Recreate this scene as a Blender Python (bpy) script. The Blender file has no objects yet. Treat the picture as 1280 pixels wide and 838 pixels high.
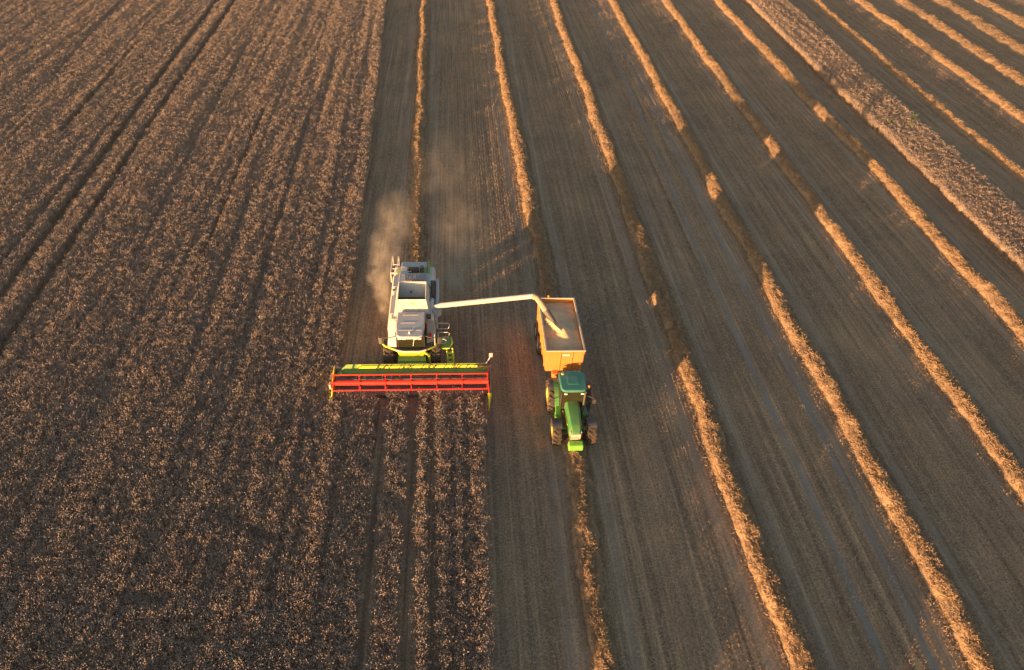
import bpy, bmesh, math, random
import numpy as np
from mathutils import Vector, Matrix, Euler

random.seed(7)
rng = np.random.default_rng(11)
R_ = math.radians
scene = bpy.context.scene
COL = scene.collection

# ------------------------------------------------------------------ materials
def nt(name):
    m = bpy.data.materials.new(name); m.use_nodes = True
    t = m.node_tree; t.nodes.clear()
    out = t.nodes.new('ShaderNodeOutputMaterial')
    b = t.nodes.new('ShaderNodeBsdfPrincipled')
    t.links.new(b.outputs[0], out.inputs['Surface'])
    return m, t, b, out

def noise(t, scale, detail=4, vec=None, rough=.6):
    n = t.nodes.new('ShaderNodeTexNoise'); n.inputs['Scale'].default_value = scale
    n.inputs['Detail'].default_value = detail; n.inputs['Roughness'].default_value = rough
    if vec is not None: t.links.new(vec, n.inputs['Vector'])
    return n.outputs['Fac']

def ramp(t, fac, stops):
    r = t.nodes.new('ShaderNodeValToRGB'); e = r.color_ramp.elements
    while len(e) < len(stops): e.new(.5)
    for x, (p, c) in zip(e, stops):
        x.position = p; x.color = (*c, 1)
    t.links.new(fac, r.inputs[0]); return r.outputs[0]

def mix(t, fac, a, b, mode='MIX'):
    m = t.nodes.new('ShaderNodeMix'); m.data_type = 'RGBA'; m.blend_type = mode
    for sock, v in ((m.inputs[0], fac), (m.inputs[6], a), (m.inputs[7], b)):
        if isinstance(v, bpy.types.NodeSocket): t.links.new(v, sock)
        elif isinstance(v, tuple): sock.default_value = (*v, 1)
        else: sock.default_value = v
    return m.outputs[2]

def objco(t, scale=None):
    c = t.nodes.new('ShaderNodeTexCoord').outputs['Object']
    if scale:
        mp = t.nodes.new('ShaderNodeMapping'); mp.inputs['Scale'].default_value = scale
        t.links.new(c, mp.inputs[0]); c = mp.outputs[0]
    return c

def bump(t, b, h, strength=.3, dist=.02):
    n = t.nodes.new('ShaderNodeBump'); n.inputs['Strength'].default_value = strength
    n.inputs['Distance'].default_value = dist
    t.links.new(h, n.inputs['Height']); t.links.new(n.outputs[0], b.inputs['Normal'])

DUSTC = (.36, .27, .17)
def paint(name, col, rough=.38, dust=.35, metal=0., spec=.5):
    """machine paint with field dust lying on it in blotches"""
    m, t, b, o = nt(name)
    co = objco(t)
    f1 = noise(t, 1.7, 5, co); f2 = noise(t, 14, 3, co)
    mul = t.nodes.new('ShaderNodeMath'); mul.operation = 'MULTIPLY'
    t.links.new(f1, mul.inputs[0]); t.links.new(f2, mul.inputs[1])
    mr = t.nodes.new('ShaderNodeMapRange'); mr.inputs[1].default_value = .16; mr.inputs[2].default_value = .42
    mr.inputs[3].default_value = 0; mr.inputs[4].default_value = dust
    t.links.new(mul.outputs[0], mr.inputs[0])
    c = mix(t, mr.outputs[0], tuple(col), DUSTC)
    t.links.new(c, b.inputs['Base Color'])
    r2 = t.nodes.new('ShaderNodeMapRange'); r2.inputs[3].default_value = rough; r2.inputs[4].default_value = min(1, rough + .35)
    t.links.new(f2, r2.inputs[0]); t.links.new(r2.outputs[0], b.inputs['Roughness'])
    b.inputs['Metallic'].default_value = metal
    b.inputs['Specular IOR Level'].default_value = spec
    return m

M = dict(
    white=paint('white paint', (.52, .51, .50), .4, .5),
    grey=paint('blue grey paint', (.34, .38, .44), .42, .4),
    roofgrey=paint('pale roof grey', (.46, .46, .49), .42, .4),
    lime=paint('lime paint', (.50, .58, .02), .35, .25),
    seed=paint('mid green paint', (.13, .27, .05), .4, .3),
    yellow=paint('yellow decal', (.92, .80, .03), .45, .2),
    mark=paint('dark green decal', (.05, .12, .03), .5, .2),
    red=paint('red paint', (.58, .013, .005), .45, .12),
    orange=paint('orange trailer paint', (.54, .19, .03), .45, .42),
    trgrey=paint('grey trailer rim', (.42, .38, .33), .5, .35),
    inner=paint('worn trailer inside', (.36, .22, .10), .6, .5),
    tgreen=paint('tractor green paint', (.025, .18, .048), .36, .32),
    troof=paint('tractor roof green', (.012, .17, .14), .38, .25),
    tlime=paint('bright green paint', (.10, .38, .03), .4, .3),
    rimy=paint('wheel rim yellow', (.70, .52, .10), .45, .35),
    rimw=paint('pale wheel rim', (.60, .55, .45), .5, .4),
    rubber=paint('tyre rubber', (.018, .019, .022), .8, .28, spec=.3),
    black=paint('black plastic', (.02, .021, .025), .5, .15),
    dblue=paint('dark fender', (.03, .04, .06), .5, .2),
    dark=paint('dark steel', (.07, .075, .085), .5, .3, .4),
    steel=paint('bright steel', (.34, .36, .40), .38, .25, .7),
    tube=paint('white rail', (.56, .55, .52), .4, .25),
    teal=paint('teal panel', (.10, .22, .20), .4, .2),
    lampw=paint('lamp glass', (.8, .8, .75), .1, .05),
    amber=paint('amber lens', (.8, .25, .03), .2, 0),
    pink=paint('faded warning board', (.70, .40, .36), .6, .2),
    seat=paint('tan cloth', (.34, .25, .18), .8, .1),
)
def glass():
    m, t, b, o = nt('tinted cab glass')
    b.inputs['Base Color'].default_value = (.05, .055, .03, 1); b.inputs['Roughness'].default_value = .05
    b.inputs['Transmission Weight'].default_value = .55; b.inputs['IOR'].default_value = 1.1
    b.inputs['Specular IOR Level'].default_value = .6
    return m
M['glass'] = glass()

def straw_mat(name, c1, c2, rnd=True, trans=.12):
    m, t, b, o = nt(name)
    co = objco(t)
    f = noise(t, 2.3, 5, co)
    if rnd:
        oi = t.nodes.new('ShaderNodeObjectInfo')
        ad = t.nodes.new('ShaderNodeMath'); ad.operation = 'ADD'
        mu = t.nodes.new('ShaderNodeMath'); mu.operation = 'MULTIPLY'; mu.inputs[1].default_value = .5
        t.links.new(oi.outputs['Random'], mu.inputs[0])
        sb = t.nodes.new('ShaderNodeMath'); sb.operation = 'SUBTRACT'; sb.inputs[1].default_value = .25
        t.links.new(mu.outputs[0], sb.inputs[0])
        t.links.new(f, ad.inputs[0]); t.links.new(sb.outputs[0], ad.inputs[1]); f = ad.outputs[0]
    c = ramp(t, f, [(.28, c1), (.72, c2)])
    t.links.new(c, b.inputs['Base Color'])
    b.inputs['Roughness'].default_value = .75; b.inputs['Specular IOR Level'].default_value = .25
    if trans:
        tr_ = t.nodes.new('ShaderNodeBsdfTranslucent'); t.links.new(c, tr_.inputs['Color'])
        ms = t.nodes.new('ShaderNodeMixShader'); ms.inputs[0].default_value = trans
        t.links.new(b.outputs[0], ms.inputs[1]); t.links.new(tr_.outputs[0], ms.inputs[2]); t.links.new(ms.outputs[0], o.inputs['Surface'])
    return m
M['ear'] = straw_mat('ripe wheat ears', (.27, .222, .20), (.43, .365, .33))
M['stalk'] = straw_mat('wheat stalks', (.25, .20, .168), (.38, .31, .26))
M['straw'] = straw_mat('cut straw', (.235, .170, .110), (.335, .245, .16), False)
M['stub'] = straw_mat('cut stubble stalks', (.25, .19, .14), (.40, .312, .235))
M['chaff'] = straw_mat('pale chaff', (.30, .24, .17), (.52, .42, .31))
M['weed'] = straw_mat('weed leaves', (.035, .075, .015), (.07, .13, .03), False)

def ground_mat():
    m, t, b, o = nt('stubble field soil')
    st = noise(t, 1.0, 5, objco(t, (2.2, .05, 1)), .7)       # streaks along the passes
    bl = noise(t, .16, 4, objco(t))                           # broad patches
    s2 = noise(t, 1.0, 3, objco(t, (6.5, .03, 1)), .6)        # drill rows
    fi = noise(t, 9, 6, objco(t), .8)                         # clods and chaff
    c1 = ramp(t, fi, [(.36, (.115, .086, .063)), (.52, (.235, .180, .134)), (.70, (.40, .31, .23))])
    c2 = ramp(t, st, [(.35, (.62, .64, .68)), (.65, (1.42, 1.34, 1.22))])
    c = mix(t, 1.0, c1, c2, 'MULTIPLY')
    c = mix(t, 1.0, c, ramp(t, s2, [(.36, (.76, .76, .77)), (.64, (1.24, 1.21, 1.17))]), 'MULTIPLY')
    c3 = ramp(t, bl, [(.35, (.80, .81, .85)), (.65, (1.22, 1.17, 1.08))])
    c = mix(t, 1.0, c, c3, 'MULTIPLY')
    a = t.nodes.new('ShaderNodeAttribute'); a.attribute_name = 'track'
    mu = t.nodes.new('ShaderNodeMath'); mu.operation = 'MULTIPLY'
    wob = noise(t, 1.3, 4, objco(t, (1.5, .35, 1)))
    mr = t.nodes.new('ShaderNodeMapRange'); mr.inputs[1].default_value = .25; mr.inputs[2].default_value = .52
    t.links.new(wob, mr.inputs[0])
    t.links.new(a.outputs['Fac'], mu.inputs[0]); t.links.new(mr.outputs[0], mu.inputs[1])
    c = mix(t, mu.outputs[0], c, (.30, .25, .205))
    a2 = t.nodes.new('ShaderNodeAttribute'); a2.attribute_name = 'rut'
    mu2 = t.nodes.new('ShaderNodeMath'); mu2.operation = 'MULTIPLY'
    t.links.new(a2.outputs['Fac'], mu2.inputs[0]); t.links.new(mr.outputs[0], mu2.inputs[1])
    c = mix(t, mu2.outputs[0], c, (.20, .195, .19))
    t.links.new(c, b.inputs['Base Color'])
    b.inputs['Roughness'].default_value = .95; b.inputs['Specular IOR Level'].default_value = .15
    bump(t, b, fi, .6, .03)
    return m
M['ground'] = ground_mat()

def grain_mat():
    m, t, b, o = nt('wheat grain')
    f = noise(t, 60, 3, objco(t)); g = noise(t, 1.5, 3, objco(t))
    c = ramp(t, f, [(.3, (.48, .33, .20)), (.7, (.66, .48, .31))])
    c = mix(t, 1.0, c, ramp(t, g, [(.3, (.8, .8, .85)), (.7, (1.1, 1.05, 1))]), 'MULTIPLY')
    t.links.new(c, b.inputs['Base Color']); b.inputs['Roughness'].default_value = .8
    bump(t, b, f, .5, .02)
    return m
M['grain'] = grain_mat()

# ------------------------------------------------------------------ mesh helpers
class MB:
    """collects shapes into one mesh"""
    def __init__(s): s.bm = bmesh.new()
    def hexa(s, p):
        v = [s.bm.verts.new(q) for q in p]     # bottom 0-3, top 4-7
        for f in ((3, 2, 1, 0), (4, 5, 6, 7), (0, 1, 5, 4), (1, 2, 6, 5), (2, 3, 7, 6), (3, 0, 4, 7)):
            s.bm.faces.new([v[i] for i in f])
        return s
    def box(s, x0, x1, y0, y1, z0, z1):
        return s.hexa([(x0, y0, z0), (x1, y0, z0), (x1, y1, z0), (x0, y1, z0), (x0, y0, z1), (x1, y0, z1), (x1, y1, z1), (x0, y1, z1)])
    def obox(s, c, size, rot=(0, 0, 0)):
        e = Euler(rot).to_matrix(); c = Vector(c); h = [q / 2 for q in size]
        P = lambda a, b_, d: c + e @ Vector((a * h[0], b_ * h[1], d * h[2]))
        return s.hexa([P(-1, -1, -1), P(1, -1, -1), P(1, 1, -1), P(-1, 1, -1), P(-1, -1, 1), P(1, -1, 1), P(1, 1, 1), P(-1, 1, 1)])
    def prism(s, poly, axis, a, b):
        """poly in the plane across the axis ('x': (y,z); 'y': (x,z); 'z': (x,y))"""
        def pt(q, d):
            return {'x': (d, q[0], q[1]), 'y': (q[0], d, q[1]), 'z': (q[0], q[1], d)}[axis]
        A = [s.bm.verts.new(pt(q, a)) for q in poly]; B = [s.bm.verts.new(pt(q, b)) for q in poly]
        n = len(poly); s.bm.faces.new(A[::-1]); s.bm.faces.new(B)
        for i in range(n): s.bm.faces.new((A[i], A[(i + 1) % n], B[(i + 1) % n], B[i]))
        return s
    def plate(s, pts, th):
        """a panel of thickness th over a planar outline"""
        P = [Vector(p) for p in pts]; n = (P[1] - P[0]).cross(P[2] - P[0]).normalized() * th
        A = [s.bm.verts.new(p) for p in P]; B = [s.bm.verts.new(p - n) for p in P]; k = len(P)
        s.bm.faces.new(A); s.bm.faces.new(B[::-1])
        for i in range(k): s.bm.faces.new((A[i], B[i], B[(i + 1) % k], A[(i + 1) % k]))
        return s
    def tube(s, pts, r, seg=10, closed=False, r2=None):
        P = [Vector(p) for p in pts]; n = len(P); rings = []
        for i, p in enumerate(P):
            a = P[(i - 1) % n] if (closed or i > 0) else p
            b = P[(i + 1) % n] if (closed or i < n - 1) else p
            d = (b - a).normalized()
            u = d.orthogonal() if abs(d.z) > .95 else d.cross(Vector((0, 0, 1)))
            u.normalize(); w = d.cross(u).normalized()
            rr = r if r2 is None else r + (r2 - r) * i / (n - 1)
            rings.append([s.bm.verts.new(p + (u * math.cos(2 * math.pi * k / seg) + w * math.sin(2 * math.pi * k / seg)) * rr) for k in range(seg)])
        for i in range(n if closed else n - 1):
            A, B = rings[i], rings[(i + 1) % n]
            for k in range(seg): s.bm.faces.new((A[k], A[(k + 1) % seg], B[(k + 1) % seg], B[k]))
        if not closed:
            s.bm.faces.new(rings[0][::-1]); s.bm.faces.new(rings[-1])
        return s
    def lathe(s, prof, c, seg=36):
        """profile of (x offset, radius) turned round the x axis through c"""
        rings = []
        for x, r in prof:
            rings.append([s.bm.verts.new((c[0] + x, c[1] + r * math.cos(2 * math.pi * k / seg), c[2] + r * math.sin(2 * math.pi * k / seg))) for k in range(seg)])
        for A, B in zip(rings, rings[1:]):
            for k in range(seg): s.bm.faces.new((A[k], A[(k + 1) % seg], B[(k + 1) % seg], B[k]))
        return s
    def build(s, name, mat, parent=None, bevel=.012, smooth=True, loc=None):
        bm = s.bm
        bmesh.ops.recalc_face_normals(bm, faces=bm.faces)
        me = bpy.data.meshes.new(name); bm.to_mesh(me); bm.free()
        o = bpy.data.objects.new(name, me); COL.objects.link(o)
        me.materials.append(M[mat] if isinstance(mat, str) else mat)
        if smooth:
            me.polygons.foreach_set('use_smooth', [True] * len(me.polygons))
            md = o.modifiers.new('edge', 'BEVEL') if bevel else None
            if md: md.width = bevel; md.segments = 2; md.limit_method = 'ANGLE'; md.angle_limit = R_(38); md.harden_normals = True
            else:
                try: me.set_sharp_from_angle(angle=R_(38))
                except Exception: pass
        if parent: o.parent = parent
        if loc: o.location = loc
        return o

def tag(o, label=None, cat=None, group=None, kind=None):
    if label: o['label'] = label
    if cat: o['category'] = cat
    if group: o['group'] = group
    if kind: o['kind'] = kind
    return o
def empty(name, loc):
    o = bpy.data.objects.new(name, None); o.location = loc; o.empty_display_size = .3
    COL.objects.link(o); return o
def raw_mesh(name, V, F, mats, attrs=None, nper=4, midx=None):
    """numpy vertices and equal-sided faces to one mesh object"""
    me = bpy.data.meshes.new(name); V = np.asarray(V, np.float32); F = np.asarray(F, np.int32)
    me.vertices.add(len(V)); me.vertices.foreach_set('co', V.ravel())
    if len(F):
        me.loops.add(F.size); me.loops.foreach_set('vertex_index', F.ravel())
        me.polygons.add(len(F)); me.polygons.foreach_set('loop_start', np.arange(0, F.size, nper, dtype=np.int32))
        if midx is not None: me.polygons.foreach_set('material_index', np.asarray(midx, np.int32))
    for m in mats: me.materials.append(m)
    for k, (dt, arr) in (attrs or {}).items():
        a = me.attributes.new(k, dt, 'POINT')
        a.data.foreach_set('vector' if dt == 'FLOAT_VECTOR' else 'value', np.asarray(arr).ravel())
    me.update(calc_edges=True); me.validate()
    return me
def mesh_obj(name, me):
    o = bpy.data.objects.new(name, me); COL.objects.link(o); return o

# smooth value noise for scatter and heights
_tab = rng.random((256, 256))
def vnoise(x, y):
    xi = np.floor(x).astype(int); yi = np.floor(y).astype(int); fx = x - xi; fy = y - yi
    fx = fx * fx * (3 - 2 * fx); fy = fy * fy * (3 - 2 * fy)
    g = lambda a, b: _tab[a % 256, b % 256]
    return (g(xi, yi) * (1 - fx) + g(xi + 1, yi) * fx) * (1 - fy) + (g(xi, yi + 1) * (1 - fx) + g(xi + 1, yi + 1) * fx) * fy
def line(pts):
    P = np.array(sorted(pts, key=lambda p: p[1]), float)
    def f(y):
        y = np.asarray(y, float); r = np.interp(y, P[:, 1], P[:, 0])
        s0 = (P[1, 0] - P[0, 0]) / (P[1, 1] - P[0, 1]); s1 = (P[-1, 0] - P[-2, 0]) / (P[-1, 1] - P[-2, 1])
        r = np.where(y < P[0, 1], P[0, 0] + (y - P[0, 1]) * s0 * .5, r)
        return np.where(y > P[-1, 1], P[-1, 0] + (y - P[-1, 1]) * s1, r)
    return f

# ------------------------------------------------------------------ layout of the field (metres, rows run along y)
ROWS = [line([(-3.1, 42), (-3.2, 47), (-3.9, 75.7), (-4.7, 115.4)]),
        line([(6.6, 10), (6.95, 23.5), (7.15, 42.6), (6.8, 52), (6.3, 72), (5.7, 116.5)]),
        line([(16.0, 12.5), (15.7, 24), (15.7, 34), (15.8, 60), (15.9, 79), (15.8, 117)]),
        line([(24.7, 12), (24.9, 27.3), (24.8, 43.7), (25.0, 59.7), (25.2, 71.7), (25.8, 118.8)]),
        line([(33.4, 22), (33.3, 34), (33.7, 53.8), (34.1, 68.6), (34.3, 81.2), (34.8, 119.7)]),
        line([(42.2, 30), (42.5, 35.6), (43.4, 65.5), (43.3, 78.5), (43.6, 91.4), (44.0, 120.8)]),
        line([(58.3, 50), (58.8, 72), (59.8, 94), (61.6, 122.7)]),
        line([(68.3, 65), (68.5, 74.6), (69.7, 103.8), (70.1, 123.7)]),
        line([(76.3, 86.3), (78.5, 124.6)]),
        line([(84.9, 99.1), (86.5, 125.5)]),
        line([(94.0, 113), (94.2, 126)])]
ROW_Y = [(41.5, 132), (7, 134), (7, 134), (7, 134), (12, 136), (20, 136), (40, 138), (55, 138), (70, 138), (84, 138), (96, 138)]
ROW_W = [.64, .66, .66, .64, .68, .70, .70, .85, 1.35, 1.7, 1.35]  # far right rows widened, so extra straw imitates the glow of sunlit ground
EDGE = line([(-7.6, 29), (-7.65, 34), (-8.2, 56), (-9.2, 84), (-10.3, 112)])
SL = line([(46.6, 20), (47.2, 42.8), (47.75, 70), (48.4, 94.7), (49.0, 121.3)])
SR = line([(53.0, 30), (53.3, 52.7), (53.8, 72.4), (55.9, 119.6)])
RUTS = [line([(20.0, 12.3), (20.3, 23.7), (20.4, 44.8), (21.3, 79.3), (21.9, 118)]),
        line([(22.4, 12.1), (22.9, 29), (22.8, 48), (23.2, 78), (22.9, 118)])]
TRAM = [(line([(-34.8, 112), (-33.0, 65.6), (-31.9, 39.4)]), .40, -99, 999), (line([(-32.2, 112.3), (-30.7, 65.7), (-29.3, 33.7)]), .40, -99, 999),
        (line([(-39.7, 92.5), (-38.5, 65.4)]), .28, 66, 92), (line([(-20.2, 67.9), (-19.5, 44.7)]), .22, 45, 72),
        (line([(-4.6, 30), (-4.3, 13.4)]), .35, -99, 31), (line([(-2.7, 30), (-2.4, 13.3)]), .42, -99, 31), (line([(-1.6, 30), (-1.2, 13.2)]), .26, -99, 31)]

# ------------------------------------------------------------------ ground: one sheet out to the horizon
xs = np.concatenate([[-2500, -900, -300, -140], np.arange(-90, -12, 3.), np.arange(-12, 105, .2), [110, 140, 300, 900, 2500]])
ys = np.concatenate([[-1500, -500, -120, -30, -8], np.arange(0, 140, 1.5), [160, 220, 400, 1000, 3000]])
X, Y = np.meshgrid(xs, ys)
track = np.zeros_like(X); rut = np.zeros_like(X)
for f in ROWS:
    for s in (-1.5, 1.5):
        d = np.abs(X - f(Y) - s); track = np.maximum(track, np.clip(1.7 - d / .24, 0, 1) * .42)
for s in (-1.05, 1.05):
    d = np.abs(X - 6.95 - s - .25 * np.sin(Y * .05)); track = np.maximum(track, np.clip(1.7 - d / .24, 0, 1) * .4)
for f in RUTS: rut = np.maximum(rut, np.clip(1.3 - np.abs(X - f(Y)) / .26, 0, 1))
inner = (np.abs(X) < 110) & (Y > -5) & (Y < 140)
incrop = (X < np.where(Y < 29.8, 1.7, EDGE(Y)))
track *= ~incrop & inner; rut *= inner
Z = np.where(inner, (vnoise(X * 1.1, Y * .35) - .5) * .03 + (vnoise(X * .15 + 40, Y * .1) - .5) * .10, 0) - rut * .05 - track * .02
V = np.stack([X, Y, Z], -1).reshape(-1, 3)
ny, nx = X.shape
I = np.arange(nx * ny).reshape(ny, nx)
F = np.stack([I[:-1, :-1], I[:-1, 1:], I[1:, 1:], I[1:, :-1]], -1).reshape(-1, 4)
g = mesh_obj('ground', raw_mesh('ground', V, F, [M['ground']], {'track': ('FLOAT', track), 'rut': ('FLOAT', rut)}))
g.data.polygons.foreach_set('use_smooth', [True] * len(g.data.polygons))
tag(g, 'bare brown stubble ground between the straw rows', kind='structure')

# ------------------------------------------------------------------ instancing of stuff (wheat, stubble)
def blade(V, F, MI, p, d, w, L, m, bend=0.):
    """flat tapering blade"""
    p = Vector(p); d = Vector(d).normalized(); s = d.cross(Vector((random.uniform(-1, 1), random.uniform(-1, 1), .1))).normalized() * w / 2
    q = p + d * L + Vector((0, 0, -bend * L)); k = len(V)
    V += [p - s, p + s, q + s * .5, q - s * .5]; F.append((k, k + 1, k + 2, k + 3)); MI.append(m)
def spindle(V, F, MI, p, d, w, L, m):
    p = Vector(p); d = Vector(d).normalized(); u = d.orthogonal().normalized(); v = d.cross(u)
    k = len(V); c = p + d * L * .45
    V += [p, c + u * w, c + v * w, c - u * w, c - v * w, p + d * L]
    for i in range(4):
        a, b = k + 1 + i, k + 1 + (i + 1) % 4
        F.append((k, b, a, a)); F.append((k + 5, a, b, b)); MI += [m, m]
def proto(name, V, F, MI, mats):
    me = bpy.data.meshes.new(name)
    me.from_pydata([tuple(v) for v in V], [], [f if f[2] != f[3] else f[:3] for f in F])
    for m in mats: me.materials.append(m)
    me.polygons.foreach_set('material_index', MI); me.update()
    return bpy.data.objects.new(name, me)

def wheat_clump(k):
    random.seed(100 + k); V, F, MI = [], [], []
    for i in range(15):
        a = random.uniform(0, 6.28); r = .21 * math.sqrt(random.random())
        x, y = r * math.cos(a), r * math.sin(a)
        h = random.uniform(.52, .70); lean = Vector((random.gauss(0, .10), random.gauss(0, .10), 1)).normalized()
        blade(V, F, MI, (x, y, 0), lean, .020, h, 1)
        top = Vector((x, y, 0)) + lean * h
        nod = Vector((random.gauss(.12, .5), random.gauss(.12, .5), random.uniform(-.25, .9)))
        spindle(V, F, MI, top, nod, random.uniform(.014, .021), random.uniform(.085, .13), 0)
        for j in range(2):
            z = random.uniform(.25, .56)
            b = Vector((x, y, 0)) + lean * z; aa = random.uniform(0, 6.28)
            blade(V, F, MI, b, (math.cos(aa), math.sin(aa), random.uniform(-.2, .7)), random.uniform(.013, .022), random.uniform(.12, .22), random.choice((0, 1, 1)), .25)
    return proto('wheat_clump', V, F, MI, [M['ear'], M['stalk']])
def stubble_piece(k):
    random.seed(300 + k); V, F, MI = [], [], []
    for i in range(26):
        y = random.uniform(-.55, .55); x = random.gauss(0, .022)
        blade(V, F, MI, (x, y, -.02), (random.gauss(0, .22), random.gauss(0, .22), 1), random.uniform(.010, .02), random.uniform(.07, .17), 0)
    for i in range(13):                      # chaff and loose straws lying flat
        a = random.uniform(0, 6.28); p = Vector((random.uniform(-.14, .14), random.uniform(-.5, .5), random.uniform(.015, .06)))
        d = Vector((math.cos(a), math.sin(a), random.gauss(0, .12))); s = Vector((-d.y, d.x, 0)) * .008
        L = random.uniform(.08, .28); kk = len(V)
        V += [p - s, p + s, p + s + d * L, p - s + d * L]; F.append((kk, kk + 1, kk + 2, kk + 3)); MI.append(1 if i % 2 else 0)
    return proto('stubble_piece', V, F, MI, [M['stub'], M['chaff']])

def scatter(name, P, rot, scl, protos, mat):
    me = raw_mesh(name, P, np.zeros((0, 4)), [mat], {'rot': ('FLOAT_VECTOR', rot), 'scl': ('FLOAT_VECTOR', scl)})
    o = mesh_obj(name, me)
    ng = bpy.data.node_groups.new(name, 'GeometryNodeTree')
    ng.interface.new_socket('Geometry', in_out='INPUT', socket_type='NodeSocketGeometry')
    ng.interface.new_socket('Geometry', in_out='OUTPUT', socket_type='NodeSocketGeometry')
    N = ng.nodes.new; L = ng.links.new
    gi, go = N('NodeGroupInput'), N('NodeGroupOutput')
    iop = N('GeometryNodeInstanceOnPoints'); jn = N('GeometryNodeJoinGeometry')
    for p in protos:
        oi = N('GeometryNodeObjectInfo'); oi.inputs['Object'].default_value = p; oi.inputs['As Instance'].default_value = True
        L(oi.outputs['Geometry'], jn.inputs[0])
    L(gi.outputs[0], iop.inputs['Points']); L(jn.outputs[0], iop.inputs['Instance'])
    iop.inputs['Pick Instance'].default_value = True
    rv = N('FunctionNodeRandomValue'); rv.data_type = 'INT'
    rv.inputs[4].default_value = 0; rv.inputs[5].default_value = len(protos) - 1
    L(rv.outputs[2], iop.inputs['Instance Index'])
    for nm, sk in (('rot', 'Rotation'), ('scl', 'Scale')):
        a = N('GeometryNodeInputNamedAttribute'); a.data_type = 'FLOAT_VECTOR'; a.inputs[0].default_value = nm
        L(a.outputs[0], iop.inputs[sk])
    L(iop.outputs[0], go.inputs[0])
    md = o.modifiers.new('scatter', 'NODES'); md.node_group = ng
    return o

def jgrid(x0, x1, y0, y1, d):
    gx, gy = np.meshgrid(np.arange(x0, x1, d), np.arange(y0, y1, d))
    gx = gx + rng.uniform(-.5, .5, gx.shape) * d; gy = gy + rng.uniform(-.5, .5, gy.shape) * d
    return gx.ravel(), gy.ravel()

def wheat_field(name, x, y, label, hbase=1.0):
    n = len(x)
    h = hbase * (1 + (vnoise(x * 2.3, y * .05) - .5) * .20 + (vnoise(x * .28 + 9, y * .07) - .5) * .06 + (vnoise(x * 1.1 + 31, y * .8) - .5) * .09 + rng.normal(0, .075, n))
    # lodged or thin streaks
    for (ax, ay, bx, by, w, dep) in DENTS:
        dx, dy = bx - ax, by - ay; L2 = dx * dx + dy * dy
        tt = np.clip(((x - ax) * dx + (y - ay) * dy) / L2, 0, 1)
        d = np.hypot(x - ax - tt * dx, y - ay - tt * dy)
        h *= 1 - dep * np.exp(-(d / w) ** 2)
    s = rng.uniform(.8, 1.1, n)
    rot = np.stack([rng.normal(0, .07, n), rng.normal(0, .07, n), rng.uniform(0, 6.283, n)], -1)
    o = scatter(name, np.stack([x, y, np.full(n, -.02)], -1), rot, np.stack([s, s, h], -1), WP, M['ear'])
    tag(o, label, 'wheat', kind='stuff'); return o

WP = [wheat_clump(k) for k in range(5)]
DENTS = [(-12.5, 21.5, -9.5, 19.8, .22, .5), (-11, 15.5, -13.6, 13.2, .3, .45), (-3.8, 22.5, -2.6, 20.8, .2, .5), (-4.4, 25.5, -3.0, 24.8, .2, .5),
         (-13.6, 16.8, -15.5, 17.0, .25, .4), (-2.4, 18.5, -.8, 19.8, .16, .5), (-9.5, 33, -9.9, 60, .14, .3), (-10.6, 40, -11.4, 75, .14, .28),
         (-13.5, 50, -15, 90, .16, .3), (-17, 30, -18, 55, .16, .25), (-24.5, 45, -26.5, 95, .18, .3), (-45, 80, -47.5, 110, .2, .3), (-14.2, 25, -14.6, 45, .14, .25),
         (-8.8, 14, -9.0, 29, .13, .3), (-6.6, 12, -6.8, 29.5, .13, .28), (-.2, 12, -.3, 29.5, .13, .4), (.5, 12, .5, 29.5, .12, .35)]
for k in range(34):                        # thin drill lines
    ax = random.uniform(-62, -9); ay = random.uniform(15, 100); L_ = random.uniform(14, 42)
    DENTS.append((ax, ay, ax - L_ * .035, ay + L_, random.uniform(.09, .14), random.uniform(.22, .42)))
x, y = jgrid(-78, 2, 8.5, 132, .23)
keep = (x < np.where(y < 30.2, 1.62, EDGE(y)) - .05 + rng.normal(0, .025, len(x))) & (x > -20.1 - (y - 14.1) * .467 - 7)
for f, w, y0, y1 in TRAM:
    ww = w * (1 + (vnoise(x * 0 + 3, y * .8) - .5) * .18)
    keep &= ~((np.abs(x - f(y)) < ww) & (y > y0) & (y < y1))
wheat_field('standing_wheat', x[keep], y[keep], 'large field of ripe brown standing wheat filling the left side')
x, y = jgrid(45, 59, 25, 136, .23)
step = np.where((y > 70.5), -.35, 0)
keep = (x > SL(y) + step + .15 + rng.normal(0, .04, len(x))) & (x < SR(y) - .1 + rng.normal(0, .08, len(x)))
wheat_field('wheat_strip', x[keep], y[keep], 'narrow uncut strip of standing wheat between the mown rows at upper right')

# stubble: drilled rows of cut stalks over the mown ground
gx, gy = np.meshgrid(np.arange(-11.5, 104, .25), np.arange(8, 136, 1.0))
x = gx.ravel() + rng.normal(0, .015, gx.size); y = gy.ravel() + rng.uniform(-.3, .3, gx.size)
keep = (x > np.where(y < 29.8, 1.85, EDGE(y) + .12)) & ~((x > SL(y) - .1) & (x < SR(y)))
keep &= x < 31 + (y - 8) * .72
tk = np.zeros(len(x))
for f in ROWS:
    for s in (-1.5, 1.5): tk = np.maximum(tk, np.clip(1.3 - np.abs(x - f(y) - s) / .33, 0, 1))
for s in (-1.05, 1.05): tk = np.maximum(tk, np.clip(1.3 - np.abs(x - 6.95 - s - .25 * np.sin(y * .05)) / .3, 0, 1) * .7)
for f in RUTS: tk = np.maximum(tk, np.clip(1.3 - np.abs(x - f(y)) / .3, 0, 1))
keep &= rng.random(len(x)) > tk * .72
x, y = x[keep], y[keep]; n = len(x)
hz = np.clip(.95 + (vnoise(x * .5, y * .06) - .5) * .7 + (vnoise(x * 3.7 + 17, y * .05) - .5) * 1.0 + rng.normal(0, .10, n), .2, 1.9)
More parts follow.
